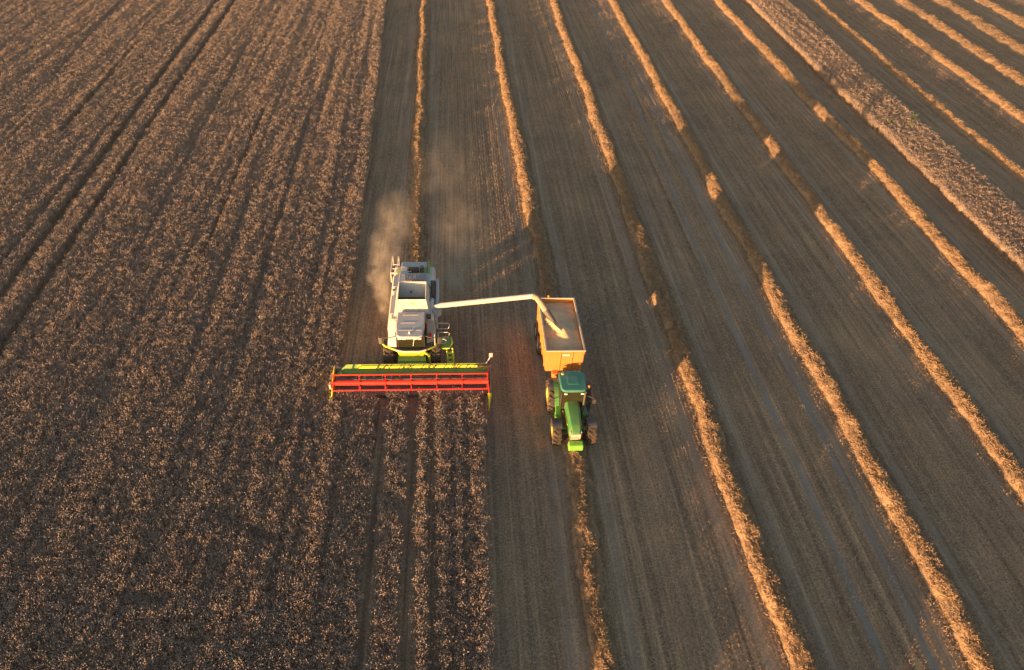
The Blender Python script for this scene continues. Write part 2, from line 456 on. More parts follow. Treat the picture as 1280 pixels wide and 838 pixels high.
rot = np.stack([np.zeros(n), np.zeros(n), rng.normal(0, .05, n) + np.pi * (rng.random(n) > .5)], -1)
o = scatter('stubble', np.stack([x, y, np.zeros(n)], -1), rot, np.stack([np.ones(n), np.ones(n), hz], -1), [stubble_piece(k) for k in range(5)], M['stub'])
tag(o, 'short cut wheat stubble in fine drilled rows across the mown ground', 'stubble', kind='stuff')

# ------------------------------------------------------------------ straw windrows, each one mesh of its own
ROW_LABEL = ['straw windrow trailing directly behind the combine harvester',
             'straw windrow the green tractor and orange trailer straddle',
             'straw windrow in the first place right of the green tractor',
             'straw windrow just right of the pair of bluish wheel ruts',
             'straw windrow second to the right of the bluish wheel ruts',
             'straw windrow nearest to the uncut wheat strip, on its left',
             'straw windrow nearest to the uncut wheat strip, on its right',
             'straw windrow second beyond the uncut wheat strip',
             'straw windrow third beyond the uncut wheat strip',
             'straw windrow fourth beyond the uncut wheat strip',
             'straw windrow in the far top right corner of the field']
def windrow(i):
    f, (y0, y1), W = ROWS[i], ROW_Y[i], ROW_W[i]
    yy = np.arange(y0, y1, .14); na = 15; u = np.linspace(-1, 1, na)
    Yg, Ug = np.meshgrid(yy, u, indexing='ij')
    wob = (vnoise(yy * .25, yy * 0 + i * 7) - .5) * .35; wid = W * (1 + (vnoise(yy * .6, yy * 0 + i * 5 + 2) - .5) * .35)
    hh = .43 * (1 + (vnoise(yy * .7, yy * 0 + i * 3 + 60) - .5) * .4)
    if i == 1: hh = hh * np.interp(yy, [30, 44], [.80, 1.0])
    if i == 0: hh = hh * np.clip(.62 + (yy - 45) / 70, .62, 1.2)
    end = np.clip(np.minimum(yy - y0, y1 - yy) / 1.5, .05, 1)
    Xg = f(yy)[:, None] + wob[:, None] + Ug * wid[:, None] + (vnoise(Yg * 2.2, Ug * 2 + i * 11) - .5) * .16
    Zg = (hh * end)[:, None] * (1 - np.abs(Ug) ** 2.2) * (.8 + .5 * vnoise(Yg * 1.8 + 5, Ug * 2.5 + i * 9)) + (vnoise(Yg * 4, Ug * 5 + 70) - .5) * .16 * (1 - Ug ** 2) + rng.normal(0, .022, Yg.shape)
    Zg = Zg - .03 * np.abs(Ug) ** 6
    V = np.stack([Xg, Yg, Zg], -1).reshape(-1, 3)
    n = len(yy); I = np.arange(n * na).reshape(n, na)
    F = np.stack([I[:-1, :-1], I[:-1, 1:], I[1:, 1:], I[1:, :-1]], -1).reshape(-1, 4)
    # straws lying every way over the heap
    dens = np.clip(np.interp(yy, [10, 60, 130], [620, 420, 230]), 0, 999)
    k = rng.poisson(dens * .14); ir = np.repeat(np.arange(n), k); m = len(ir)
    uu = np.clip(rng.normal(0, .58, m), -1.35, 1.35)
    py = yy[ir] + rng.uniform(0, .14, m); px = f(py) + wob[ir] + uu * wid[ir]
    iu = np.clip(((uu + 1) / 2 * (na - 1)).round().astype(int), 0, na - 1)
    pz = np.maximum(Zg[ir, iu], 0) + rng.uniform(-.02, .07, m)
    az = rng.uniform(0, 6.283, m); el = rng.normal(0, .45, m); L = rng.uniform(.14, .36, m) / 2; wd = rng.uniform(.007, .015, m)
    d = np.stack([np.cos(az) * np.cos(el), np.sin(az) * np.cos(el), np.sin(el)], -1) * L[:, None]
    s = np.cross(d, rng.normal(0, 1, (m, 3))); s /= np.linalg.norm(s, axis=1)[:, None] + 1e-9; s *= wd[:, None]
    p = np.stack([px, py, pz], -1)
    SV = np.stack([p - d - s, p - d + s, p + d + s, p + d - s], 1).reshape(-1, 3)
    SF = np.arange(4 * m).reshape(m, 4) + len(V)
    me = raw_mesh('straw_windrow', np.concatenate([V, SV]), np.concatenate([F, SF]), [M['straw']])
    o = mesh_obj('straw_windrow', me)
    tag(o, ROW_LABEL[i], 'straw windrow', 'rows of cut straw lying across the mown field')
    return o
for i in range(len(ROWS)): windrow(i)

# weeds showing green in the strip
def weed(xy, s, label):
    V, F, MI = [], [], []
    random.seed(int(xy[0] * 10 + xy[1] * 31))
    for i in range(90):
        a = random.uniform(0, 6.28); r = random.uniform(0, .28) * s; z = random.uniform(.25, 1.0) * s
        aa = random.uniform(0, 6.28)
        blade(V, F, MI, (r * math.cos(a), r * math.sin(a), z), (math.cos(aa), math.sin(aa), random.uniform(-.2, .6)), .07, .16, 0, .2)
    for i in range(5):
        blade(V, F, MI, (0, 0, 0), (random.gauss(0, .2), random.gauss(0, .2), 1), .03, .9 * s, 0)
    p = proto('weed_plant', V, F, MI, [M['weed']]); COL.objects.link(p); p.location = (xy[0], xy[1], 0)
    tag(p, label, 'weed', 'green weeds growing in the wheat strip')
weed((51.9, 71.0), 1.05, 'dark green weed at the right rim of the uncut strip, lower one')
weed((53.4, 73.0), 1.15, 'tallest dark green weed at the right rim of the uncut strip')
weed((49.6, 71.6), .95, 'dark green weed in the middle of the uncut strip')

# ------------------------------------------------------------------ wheels
def wheel(parent, c, r, w, side, rim, lug=.05, nl=18, rimr=.58):
    """rim with a lugged tyre; side is -1/+1, the side the dish looks to"""
    h = w / 2
    m = MB().lathe([(-h * .75, r * rimr), (-h * .8, r * (rimr - .05)), (-h * .1, r * .5), (-h * .1, r * .18), (h * .15, r * .16), (h * .15, .001)], c)
    m2 = MB()
    prof = [(-h * .8, r * rimr), (-h * .98, r * .72), (-h * .95, r * .88), (-h * .7, r * .955), (0, r * .965), (h * .7, r * .955), (h * .95, r * .88), (h * .98, r * .72), (h * .8, r * rimr)]
    m2.lathe(prof, c, 40)
    for s in (-1, 1):
        for k in range(nl):
            a = 2 * math.pi * (k + (.5 if s > 0 else 0)) / nl
            cx = c[0] + s * h * .48
            p = Vector((cx, c[1] + math.cos(a) * r * .965, c[2] + math.sin(a) * r * .965))
            e = (Matrix.Rotation(a - math.pi / 2, 3, 'X') @ Matrix.Rotation(s * .65, 3, 'Z')).to_euler()
            m2.obox(p, (h * 1.05, r * .075, lug * 1.5), e)
    # the inboard face too
    m.lathe([(h * .75, r * rimr), (h * .8, r * (rimr - .05)), (h * .2, r * .5), (h * .2, .001)], c)
    if side > 0:
        for v in m.bm.verts: v.co.x = 2 * c[0] - v.co.x
    o = m.build('wheel', rim, parent, 0)
    m2.build('tyre', 'rubber', o, 0)
    return o

# ------------------------------------------------------------------ combine harvester, driving towards -y
cb = empty('combine_harvester', (-2.88, 36.0, 0))
tag(cb, 'white and lime combine harvester cutting wheat with a wide red reel', 'combine harvester')
sec = [(-1.40, .95), (-1.55, 1.3), (-1.56, 2.6), (-1.48, 3.25), (-1.28, 3.42), (1.28, 3.42), (1.46, 3.25), (1.5, 2.6), (1.5, 1.3), (1.38, .95)]
body = MB().prism(sec, 'y', -2.15, 2.7)
body.prism([(-1.40, .95), (-1.55, 1.3), (-1.54, 2.5), (-1.42, 2.86), (1.3, 2.86), (1.42, 2.5), (1.42, 1.3), (1.38, .95)], 'y', 2.7, 4.4)
body.build('body', 'white', cb, .05)
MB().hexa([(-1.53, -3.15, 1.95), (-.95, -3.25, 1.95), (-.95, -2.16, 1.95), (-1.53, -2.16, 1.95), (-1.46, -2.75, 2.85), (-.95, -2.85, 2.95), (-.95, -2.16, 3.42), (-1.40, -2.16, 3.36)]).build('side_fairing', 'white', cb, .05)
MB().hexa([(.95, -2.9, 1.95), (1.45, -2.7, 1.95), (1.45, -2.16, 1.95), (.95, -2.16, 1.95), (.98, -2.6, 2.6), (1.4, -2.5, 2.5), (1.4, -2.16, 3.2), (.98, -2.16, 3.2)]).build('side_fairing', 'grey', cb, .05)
# rear hood
hood = MB().prism([(4.05, 2.84), (4.2, 2.98), (4.9, 2.9), (5.3, 2.62), (5.45, 1.9), (5.35, 1.1), (4.42, 1.1), (4.42, 2.7)], 'x', -1.0, .86)
hood.build('rear_hood', 'grey', cb, .06)
MB().box(.87, 1.02, 2.75, 4.95, 2.0, 3.06).build('rear_side_panel', 'seed', cb, .04)
MB().box(-1.2, -.72, 3.0, 3.75, 2.86, 3.05).build('rear_step_box', 'lime', cb, .03)
r_ = MB()
for xx in (-1.62, -1.2):
    r_.tube([(xx, 2.75, 2.7), (xx, 2.75, 3.5), (xx, 4.75, 3.5), (xx, 4.85, 2.6)], .035)
for yy in (3.3, 3.9, 4.4): r_.tube([(-1.62, yy, 3.02), (-1.2, yy, 3.02)], .03)
r_.tube([(-1.2, 2.75, 3.5), (-1.62, 2.75, 3.5)], .03)
r_.build('rear_handrail', 'tube', cb, 0)
# engine bay
MB().box(-1.02, .86, 2.72, 4.04, 2.86, 2.93).build('engine_floor', 'seed', cb)
MB().tube([(-.45, 3.35, 3.2), (.28, 3.35, 3.2)], .3, 18).tube([(-.45, 3.7, 3.1), (.1, 3.7, 3.1)], .17, 14).build('air_filter', 'black', cb, .02)
MB().tube([(.5, 3.45, 2.9), (.5, 3.45, 3.55)], .13, 14).tube([(.5, 3.45, 3.25), (.5, 3.0, 3.1), (.3, 2.85, 3.1)], .09).build('exhaust', 'dark', cb, 0)
MB().box(-.98, -.55, 3.2, 3.95, 2.93, 3.12).build('cooler_box', 'tube', cb)
# louvred deck behind the tank
MB().box(-1.02, 1.0, 1.15, 2.68, 3.40, 3.54).box(-1.0, -.4, 2.4, 3.0, 3.0, 3.5).build('engine_deck', 'grey', cb, .03)
lv = MB()
for k in range(11): lv.box(-.62 + k * .14, -.55 + k * .14, 1.75, 2.6, 3.54, 3.60)
lv.build('louvre', 'steel', cb, .008)
# grain tank extension: four leaning walls round an open top
B0, B1, T0, T1 = -1.86, 1.16, -1.24, .66
zb, zt = 3.43, 4.28
tk = MB()
tk.plate([(-1.08, B0, zb), (1.12, B0, zb), (.90, T0, zt), (-.86, T0, zt)], .05)
tk.plate([(.90, T1, zt), (.98, .12, zb), (-.96, .12, zb), (-.86, T1, zt)], .05)
tk.plate([(-1.08, B0, zb), (-.86, T0, zt), (-.86, T1, zt), (-1.04, .9, zb)], -.05)
tk.plate([(1.12, B0, zb), (.90, T0, zt), (.90, T1, zt), (1.06, .9, zb)], .05)
tank = tk.build('grain_tank', 'white', cb, .01)
MB().tube([(-.87, T0, zt + .01), (.91, T0, zt + .01), (.91, T1, zt + .01), (-.87, T1, zt + .01)], .035, 8, True).build('tank_rim', 'tube', tank, 0)
MB().box(-.95, .95, -1.2, .1, 3.425, 3.45).tube([(-.8, -.5, 3.6), (.8, -.5, 3.6)], .12).obox((-.1, .15, 3.85), (.12, .06, .12)).build('tank_floor', 'dark', tank)
nrm = Vector((0, -(zt - zb), T0 - B0)).normalized()
ch = MB()
for dz, sx in ((.10, 0), (.18, .03)):
    q = lambda x, u: Vector((x, B0 + (T0 - B0) * u, zb + (zt - zb) * u)) - nrm * -.006
    u0 = .72 + dz
    for s in (-1, 1):
        ch.plate([q(.02, u0), q(.02 + s * .17, u0 - .12), q(.02 + s * .17, u0 - .15), q(.02, u0 - .03)], .01)
ch.build('emblem', 'yellow', tank, 0)
MB().tube([(-1.3, .9, 3.38), (-1.3, .9, 3.47)], .08, 14).build('filler_cap', 'black', cb, .01)
MB().box(-1.40, -1.15, -1.6, .3, 3.405, 3.44).build('service_hatch', 'grey', cb, .01)
MB().box(-1.38, -1.12, 1.3, 2.5, 3.405, 3.435).build('service_hatch', 'grey', cb, .01)
for yy in (-.9, .55, 2.0): MB().box(-1.575, -1.548, yy, yy + .025, 1.4, 2.6).build('panel_seam', 'black', cb, 0)
MB().box(.98, 1.26, -2.15, -1.85, 3.42, 3.62).build('control_box', 'black', cb, .02)
MB().tube([(1.02, -2.5, 2.6), (1.02, -2.5, 3.3)], .025, 8).tube([(1.02, -2.5, 3.3), (1.02, -2.5, 3.46)], .07, 12).build('beacon', 'amber', cb, 0)
MB().tube([(1.2, -2.75, 2.3), (1.2, -2.75, 2.72)], .09, 12).build('fire_extinguisher', 'red', cb, .02)
MB().tube([(1.1, -.4, 3.46), (1.25, .0, 3.5), (1.2, .9, 3.47), (1.05, 1.3, 3.56)], .03, 8).build('hose', 'black', cb, 0)
# right flank: slot and cradle
MB().box(1.50, 1.72, -.5, 2.3, 2.2, 3.36).box(1.50, 1.66, -1.9, -.5, 2.4, 3.2).build('auger_cradle', 'grey', cb, .05)
MB().box(1.16, 1.46, .1, 1.95, 3.36, 3.45).tube([(1.3, .3, 3.5), (1.3, 1.8, 3.5)], .07).build('hose_channel', 'black', cb)
# unloading auger swung out over the trailer
au = MB().tube([(1.55, -1.25, 3.3), (1.62, -1.25, 3.72), (1.9, -1.25, 3.82), (7.7, -1.25, 4.56), (8.0, -1.3, 4.60)], .185, 18, r2=.165)
au.tube([(4.6, -1.25, 4.165), (4.72, -1.25, 4.18)], .19, 18)
aug = au.build('unloading_auger', 'white', cb, 0)
MB().tube([(7.85, -1.27, 4.59), (8.12, -1.40, 4.54), (8.42, -1.76, 4.30), (8.70, -2.12, 4.02)], .185, 14, r2=.21).build('spout', 'seat', aug, 0)
MB().tube([(8.68, -2.10, 4.04), (9.02, -2.50, 3.72), (9.22, -2.76, 3.48)], .225, 14, r2=.17).build('rubber_chute', 'dark', aug, 0)
MB().tube([(1.62, -1.25, 3.1), (1.62, -1.25, 3.5)], .3, 18).build('auger_turret', 'grey', cb, .02)
# cab
cab = MB().box(-.86, .86, -2.2, -2.16, 1.96, 3.6).box(-.86, .86, -3.2, -2.2, 1.945, 1.99).build('cab', 'black', cb)
for s in (-1, 1):
    MB().hexa([(s * .83 - .04, -3.22, 1.96), (s * .83 + .04, -3.22, 1.96), (s * .83 + .04, -3.12, 1.96), (s * .83 - .04, -3.12, 1.96),
               (s * .86 - .04, -3.92, 3.6), (s * .86 + .04, -3.92, 3.6), (s * .86 + .04, -3.82, 3.6), (s * .86 - .04, -3.82, 3.6)]).build('pillar', 'black', cab)
    MB().box(s * .86 - .05, s * .86 + .05, -2.3, -2.2, 1.96, 3.6).build('pillar', 'black', cab)
MB().hexa([(-.80, -3.24, 2.0), (.80, -3.24, 2.0), (.80, -3.20, 2.0), (-.80, -3.20, 2.0), (-.83, -3.94, 3.6), (.83, -3.94, 3.6), (.83, -3.90, 3.6), (-.83, -3.90, 3.6)]).build('windscreen', 'glass', cab, 0)
for s in (-1, 1):
    MB().plate([(s * .865, -3.12, 2.0), (s * .865, -2.3, 2.0), (s * .885, -2.3, 3.58), (s * .885, -3.8, 3.58)], .02).build('side_window', 'glass', cab, 0)
MB().obox((.18, -3.62, 2.75), (.04, .03, 1.1), (.40, .12, 0)).build('wiper', 'tube', cab, 0)
MB().box(-.3, .3, -2.9, -2.35, 2.2, 2.45).box(-.3, .3, -2.45, -2.3, 2.4, 3.1).build('seat', 'seat', cab, .05)
MB().tube([(0, -3.05, 1.96), (0, -2.95, 2.75)], .04).tube([(.2 * math.cos(a), -2.95 + .18 * math.sin(a), 2.78 + .08 * math.sin(a)) for a in np.linspace(0, 6.0, 14)], .02, 6, True).build('steering_wheel', 'black', cab, 0)
roof = MB().prism([(-.86, -1.9), (-.90, -3.3), (-.80, -4.20), (-.55, -4.34), (.55, -4.34), (.80, -4.20), (.90, -3.3), (.88, -1.9)], 'z', 3.60, 3.84).build('cab_roof', 'roofgrey', cab, .07)
for q in ((-.7, .7, -3.72, -3.68), (-.5, .5, -2.25, -2.21), (-.6, .3, -3.02, -2.98)): MB().box(*q, 3.83, 3.856).build('roof_rib', 'white', roof, 0)
MB().tube([(.0, -4.02, 3.84), (.0, -4.02, 4.02)], .06).tube([(.05, -3.95, 3.9), (.32, -3.55, 4.02)], .014, 6).build('antenna', 'tube', roof, 0)
for s in (-1, 1):
    for k in range(2):
        MB().obox((s * (.34 + k * .28), -4.33, 3.69), (.2, .06, .12)).build('work_lamp', 'lampw', roof, .01)
# platform round the cab
MB().prism([(-1.82, -2.16), (-1.84, -2.8), (-1.72, -3.0), (-.95, -3.42), (.9, -3.42), (1.5, -3.08), (1.6, -2.85), (1.6, -2.16)], 'z', 1.84, 1.94).build('platform', 'dark', cb)
MB().tube([(-1.90, -2.5, 1.93), (-1.88, -2.85, 1.93), (-1.72, -3.06, 1.93), (-.95, -3.48, 1.93)], .06, 8).build('platform_edge', 'lime', cb, 0)
MB().tube([(.9, -3.48, 1.93), (1.5, -3.16, 1.93), (1.64, -2.9, 1.93)], .06, 8).build('platform_edge', 'lime', cb, 0)
MB().tube([(-.98, -3.5, 1.95), (-.5, -3.64, 1.95), (.5, -3.64, 1.95), (.93, -3.5, 1.95)], .065, 8).build('front_bumper', 'tube', cb, 0)
MB().hexa([(-.75, -3.55, 1.45), (.75, -3.55, 1.45), (.75, -3.3, 1.45), (-.75, -3.3, 1.45), (-.9, -3.6, 1.88), (.9, -3.6, 1.88), (.9, -3.3, 1.83), (-.9, -3.3, 1.83)]).build('front_apron', 'lime', cb, .02)
MB().tube([(.72, -3.5, 1.85), (1.12, -3.55, 1.55), (1.16, -3.6, .9)], .09, 8).build('lift_bracket', 'lime', cb, 0)
# mirrors on arms
for s in (-1, 1):
    mm = MB().tube([(s * .88, -3.7, 3.35), (s * 1.35, -3.95, 3.42), (s * 1.75, -3.85, 3.35)], .03, 8).build('mirror_arm', 'black', cb, 0)
    MB().obox((s * 1.84, -3.85, 3.1), (.26, .10, .52), (0, 0, s * .3)).build('mirror', 'dark', mm, .03)
# access ladder with hoop rails
def hoop(m, x0, x1, y, z0, z1, r=.028):
    m.tube([(x0, y, z0), (x0, y, z1 - .1), (x0 + .06, y, z1), (x1 - .12, y, z1), (x1, y, z1 - .1), (x1 - .06, y, z0 + .05), (x1 - .12, y, z0), (x0 + .05, y, z0)], r, 8, True)
hr = MB(); hoop(hr, 1.66, 2.44, -2.05, 2.5, 2.98); hr.build('handrail', 'tube', cb, 0)
hr = MB(); hoop(hr, 1.70, 2.44, -2.2, 1.9, 2.32); hr.build('handrail', 'tube', cb, 0)
hr = MB(); hoop(hr, 1.80, 2.22, -2.6, 1.7, 2.08); hr.build('handrail', 'tube', cb, 0)
MB().tube([(1.5, -2.2, 1.94), (1.5, -2.2, 2.9), (1.5, -3.05, 2.9), (1.5, -3.05, 1.94)], .028, 8).build('handrail', 'tube', cb, 0)
MB().box(1.62, 2.5, -3.0, -1.95, 1.62, 1.68).build('ladder_platform', 'seed', cb, .01)
ld = MB().tube([(1.62, -3.05, 1.66), (2.42, -3.02, 1.66), (2.62, -2.6, 1.66), (2.55, -1.95, 1.66)], .05, 8)
for xx in (2.30, 2.68): ld.tube([(xx - .06, -3.0, 1.66), (xx, -3.3, 1.35), (xx + .04, -3.75, .55)], .055, 8)
for k in range(4): ld.obox((2.50 + k * .012, -3.2 - k * .17, 1.42 - k * .27), (.36, .2, .04))
ld.build('ladder', 'lime', cb, 0)
for s in (-1, 1):
    wheel(cb, (s * 1.5, -2.62, 1.0), 1.0, .74, s, 'lime', .06, 20)
    wheel(cb, (s * 1.15, 3.3, .68), .68, .5, s, 'lime', .045, 16)
MB().box(-1.2, 1.2, -2.72, -2.52, .85, 1.15).box(-.9, .9, 3.2, 3.4, .6, .76).box(-.9, .9, -2.2, 4.3, .7, .96).build('axle', 'dark', cb)
MB().hexa([(-.88, -4.36, .45), (.92, -4.36, .45), (.92, -2.7, .95), (-.88, -2.7, .95), (-.88, -4.36, 1.12), (.92, -4.36, 1.12), (.92, -2.7, 1.72), (-.88, -2.7, 1.72)]).box(-.9, .94, -3.9, -3.82, .8, 1.38).build('feeder_house', 'seed', cb, .03)

# cutting header
XL, XR = -4.80, 4.88
hd = MB().box(XL, XR, -4.42, -4.34, .22, 1.30)
hd.hexa([(XL, -5.72, .12), (XR, -5.72, .12), (XR, -4.36, .16), (XL, -4.36, .16), (XL, -5.72, .15), (XR, -5.72, .15), (XR, -4.36, .24), (XL, -4.36, .24)])
head = hd.build('header', 'steel', cb, .008)
tp = MB()
tp.hexa([(XL + .1, -4.88, 1.16), (XR - .02, -4.88, 1.16), (XR - .02, -4.53, 1.24), (XL + .4, -4.53, 1.24), (XL + .1, -4.88, 1.20), (XR - .02, -4.88, 1.20), (XR - .02, -4.53, 1.28), (XL + .4, -4.53, 1.28)])
tp.hexa([(XL + .4, -4.53, 1.24), (XR - .02, -4.53, 1.24), (XR - .2, -4.35, 1.24), (XL + .75, -4.35, 1.24), (XL + .4, -4.53, 1.28), (XR - .02, -4.53, 1.28), (XR - .2, -4.35, 1.56), (XL + .75, -4.35, 1.56)])
tp.tube([(XL + .66, -4.78, 1.25), (XL + .46, -4.8, 1.25), (XL + .42, -4.68, 1.28), (XL + .54, -4.58, 1.32)], .03, 8)
tp.build('top_panel', 'seed', head, .006)
dc = MB()
def deck_patch(m, pts, dz=0.0):            # (x, u) on the steep upper face of the panel
    N = Vector((0, -.28, .18)).normalized() * (.003 + dz)
    m.plate([Vector((x, -4.53 + .18 * u, 1.28 + .28 * u)) + N for x, u in pts], .002)
deck_patch(dc, [(-3.42, .12), (4.25, .12), (4.15, .88), (-3.32, .88)])
dc.build('yellow_stripe', 'yellow', head, 0, False)
for k in range(5):
    x0 = -2.25 + k * 1.42
    for j, (a, b_, w_) in enumerate(((0, .22, .085), (.50, .68, .05), (.86, .70, .05), (.80, 1.0, .07))):
        mk = MB(); deck_patch(mk, [(x0 + a, .10), (x0 + a + w_, .10), (x0 + b_ + w_, .90), (x0 + b_, .90)], .003 + .0015 * j)
        mk.build('stripe_mark', 'mark', head, 0, False)
    mk = MB(); deck_patch(mk, [(x0 + .22, .10), (x0 + .36, .10), (x0 + .40, .5)], .003); mk.build('stripe_mark', 'mark', head, 0, False)
sidepoly = [(-4.3, .2), (-4.3, 1.36), (-4.9, 1.36), (-5.7, 1.05), (-6.35, .62), (-6.5, .2)]
MB().prism(sidepoly, 'x', XL - .06, XL - .003).build('end_panel', 'yellow', head, .01)
MB().prism(sidepoly, 'x', XR + .003, XR + .06).build('end_panel', 'red', head, .01)
MB().prism([(-3.95, .75), (-4.2, 1.12), (-5.0, 1.18), (-5.9, .85), (-6.25, .45), (-5.6, .35), (-4.3, .4)], 'x', XR + .09, XR + .20).build('side_guard', 'teal', head, .05)
MB().tube([(XR + .08, -6.2, .62), (XR + .06, -6.6, .52), (XR + .0, -7.28, .22)], .14, 12, r2=.02).build('crop_divider', 'lime', head, 0)
MB().tube([(XL - .08, -6.2, .55), (XL - .06, -6.6, .42), (XL + .0, -7.1, .18)], .12, 12, r2=.02).build('crop_divider', 'lime', head, 0)
MB().tube([(4.5, -4.42, 1.40), (4.82, -4.3, 1.55), (5.0, -4.15, 1.80), (5.06, -4.1, 1.95)], .03, 8).build('marker_pole', 'tube', head, 0)
MB().obox((5.08, -4.1, 2.02), (.22, .04, .26), (-.5, 0, 0)).build('marker_board', 'pink', head, .005)
MB().box(XL - .19, XL - .065, -5.9, -5.6, .92, 1.3).build('marker_light', 'pink', head, .02)
ag = MB().tube([(XL + .05, -4.76, .60), (XR - .05, -4.76, .60)], .19, 20)
for s, x0, x1 in ((1, XL + .1, -.5), (-1, XR - .1, .5)):
    n = 150; pr = None
    for i in range(n + 1):
        xx = x0 + (x1 - x0) * i / n; a = s * 2 * math.pi * (xx - x0) / .55
        c0, s0 = math.cos(a), math.sin(a)
        cur = (ag.bm.verts.new((xx, -4.76 + .18 * c0, .60 + .18 * s0)), ag.bm.verts.new((xx, -4.76 + .28 * c0, .60 + .28 * s0)))
        if pr: ag.bm.faces.new((pr[0], pr[1], cur[1], cur[0]))
        pr = cur
ag.build('feed_auger', 'steel', head, 0)
kb = MB().box(XL, XR, -5.80, -5.722, .11, .15)
for k in range(96):
    xx = XL + .05 + k * .1; kb.prism([(xx, -5.80), (xx + .06, -5.80), (xx + .03, -5.94)], 'z', .115, .14)
kb.build('cutter_bar', 'dark', head, 0)
# reel
RY, RZ, RR = -5.62, 1.20, .55
rl = MB().tube([(XL + .03, RY, RZ), (XR - .03, RY, RZ)], .175, 20).build('reel', 'red', cb, 0)
ang = [R_(46 + 60 * k) for k in range(6)]
RP = [(RY - RR * math.cos(a), RZ + RR * math.sin(a)) for a in ang]
for (yy, zz) in RP:
    MB().tube([(XL + .02, yy, zz), (XR - .02, yy, zz)], .042, 8).build('reel_bar', 'red', rl, 0)
for k in range(7):
    xx = XL + .06 + k * (XR - XL - .12) / 6
    s_ = MB()
    for a in ang:
        s_.obox((xx, RY - RR * .5 * math.cos(a), RZ + RR * .5 * math.sin(a)), (.05, RR - .04, .075), (-a, 0, 0))
    s_.lathe([(-.03, .24), (-.03, .001)], (xx, RY, RZ), 18).lathe([(.03, .001), (.03, .24), (-.03, .24)], (xx, RY, RZ), 18)
    s_.build('reel_star', 'red', rl, 0)
for (yy, zz) in RP:
    tn = MB(); v = tn.bm.verts.new; prev = None
    for k in range(64):
        xx = XL + .1 + k * .15
        q = [v((xx, yy, zz + .01)), v((xx + .018, yy, zz + .01)), v((xx, yy, zz - .02)), v((xx + .018, yy, zz - .02)), v((xx + .003, yy + .02, zz - .25)), v((xx + .015, yy + .02, zz - .25))]
        tn.bm.faces.new((q[0], q[1], q[3], q[2])); tn.bm.faces.new((q[2], q[3], q[5], q[4]))
        if prev: tn.bm.faces.new((prev[1], q[0], q[2], prev[3]))
        prev = q
    tn.build('tine_row', 'dark', rl, 0, False)

def straw_pile(name, c, R, n, label, seed, L=(.12, .35), flat=.4, mat='straw', cat='straw'):
    random.seed(seed); V, F, MI = [], [], []
    for i in range(n):
        p = (random.gauss(0, R[0]), random.gauss(0, R[1]), abs(random.gauss(0, R[2])))
        blade(V, F, MI, p, (random.gauss(0, 1), random.gauss(0, 1), random.gauss(.2, flat)), random.uniform(.012, .02), random.uniform(*L), 0)
    o = proto(name, V, F, MI, [M[mat]]); COL.objects.link(o); o.location = c
    tag(o, label, cat, kind='stuff'); return o
cw = lambda x, y, z: (x - 2.88, y + 36.0, z)
straw_pile('caught_straw', cw(4.5, -4.5, 1.42), (.17, .12, .06), 170, 'tuft of cut straw caught on the right end of the green header panel', 5)
straw_pile('loose_chaff', cw(0, 1.9, 3.56), (.5, .4, .02), 160, 'loose chaff scattered over the engine deck of the combine', 21, L=(.04, .14), flat=.1, mat='chaff', cat='chaff')
straw_pile('cut_crop', cw(0, -5.35, .24), (2.4, .35, .07), 900, 'cut wheat lying in the trough behind the red reel', 9, mat='ear')

# ------------------------------------------------------------------ trailer
tr = empty('grain_trailer', (6.87, 33.75, 0))
tag(tr, 'orange tandem grain trailer being filled behind the green tractor', 'trailer')
YF, YB, ZT, ZB, XT = -2.62, 2.72, 3.0, 1.28, 1.22
tubw = MB()
for s in (-1, 1):
    tubw.hexa([(s * 1.16 - .03, YF + .10, ZB), (s * 1.16 + .03, YF + .10, ZB), (s * 1.16 + .03, YB - .02, ZB), (s * 1.16 - .03, YB - .02, ZB),
               (s * XT - .03, YF, ZT), (s * XT + .03, YF, ZT), (s * XT + .03, YB, ZT), (s * XT - .03, YB, ZT)])
    for k in range(5):
        yy = YF + .5 + k * 1.12
        tubw.hexa([(s * 1.215 - .025, yy - .05, ZB), (s * 1.215 + .025, yy - .05, ZB), (s * 1.215 + .025, yy + .05, ZB), (s * 1.215 - .025, yy + .05, ZB),
                   (s * 1.275 - .025, yy - .05, ZT - .12), (s * 1.275 + .025, yy - .05, ZT - .12), (s * 1.275 + .025, yy + .05, ZT - .12), (s * 1.275 - .025, yy + .05, ZT - .12)])
tubw.box(-1.16, 1.16, YF + .12, YB - .04, ZB, ZB + .06)
tubw.box(-XT + .03, XT - .03, YB - .06, YB - .003, ZB, ZT)
tub = tubw.build('tub', 'orange', tr, .01)
fw = MB().hexa([(-1.16, YF + .06, ZB - .05), (1.16, YF + .06, ZB - .05), (1.16, YF + .12, ZB - .05), (-1.16, YF + .12, ZB - .05), (-XT + .03, YF - .02, ZT - .003), (XT - .03, YF - .02, ZT - .003), (XT - .03, YF + .05, ZT - .003), (-XT + .03, YF + .05, ZT - .003)])
for xx in (-.32, .42): fw.hexa([(xx, YF + .02, ZB), (xx + .06, YF + .02, ZB), (xx + .06, YF + .06, ZB), (xx, YF + .06, ZB), (xx, YF - .06, ZT - .1), (xx + .06, YF - .06, ZT - .1), (xx + .06, YF - .02, ZT - .1), (xx, YF - .02, ZT - .1)])
frontw = fw.build('front_wall', 'orange', tr, .01)
MB().obox((.06, YF - .045, 2.72), (.5, .03, .2), (.05, 0, 0)).build('inspection_window', 'trgrey', frontw, .01)
rm = MB()
for s in (-1, 1): rm.box(s * (XT + .0) - .055, s * (XT + .0) + .055, YF - .03, YB + .03, ZT, ZT + .07)
rm.box(-XT + .06, XT - .06, YF - .03, YF + .06, ZT, ZT + .07).box(-XT + .06, XT - .06, YB - .06, YB + .03, ZT, ZT + .07)
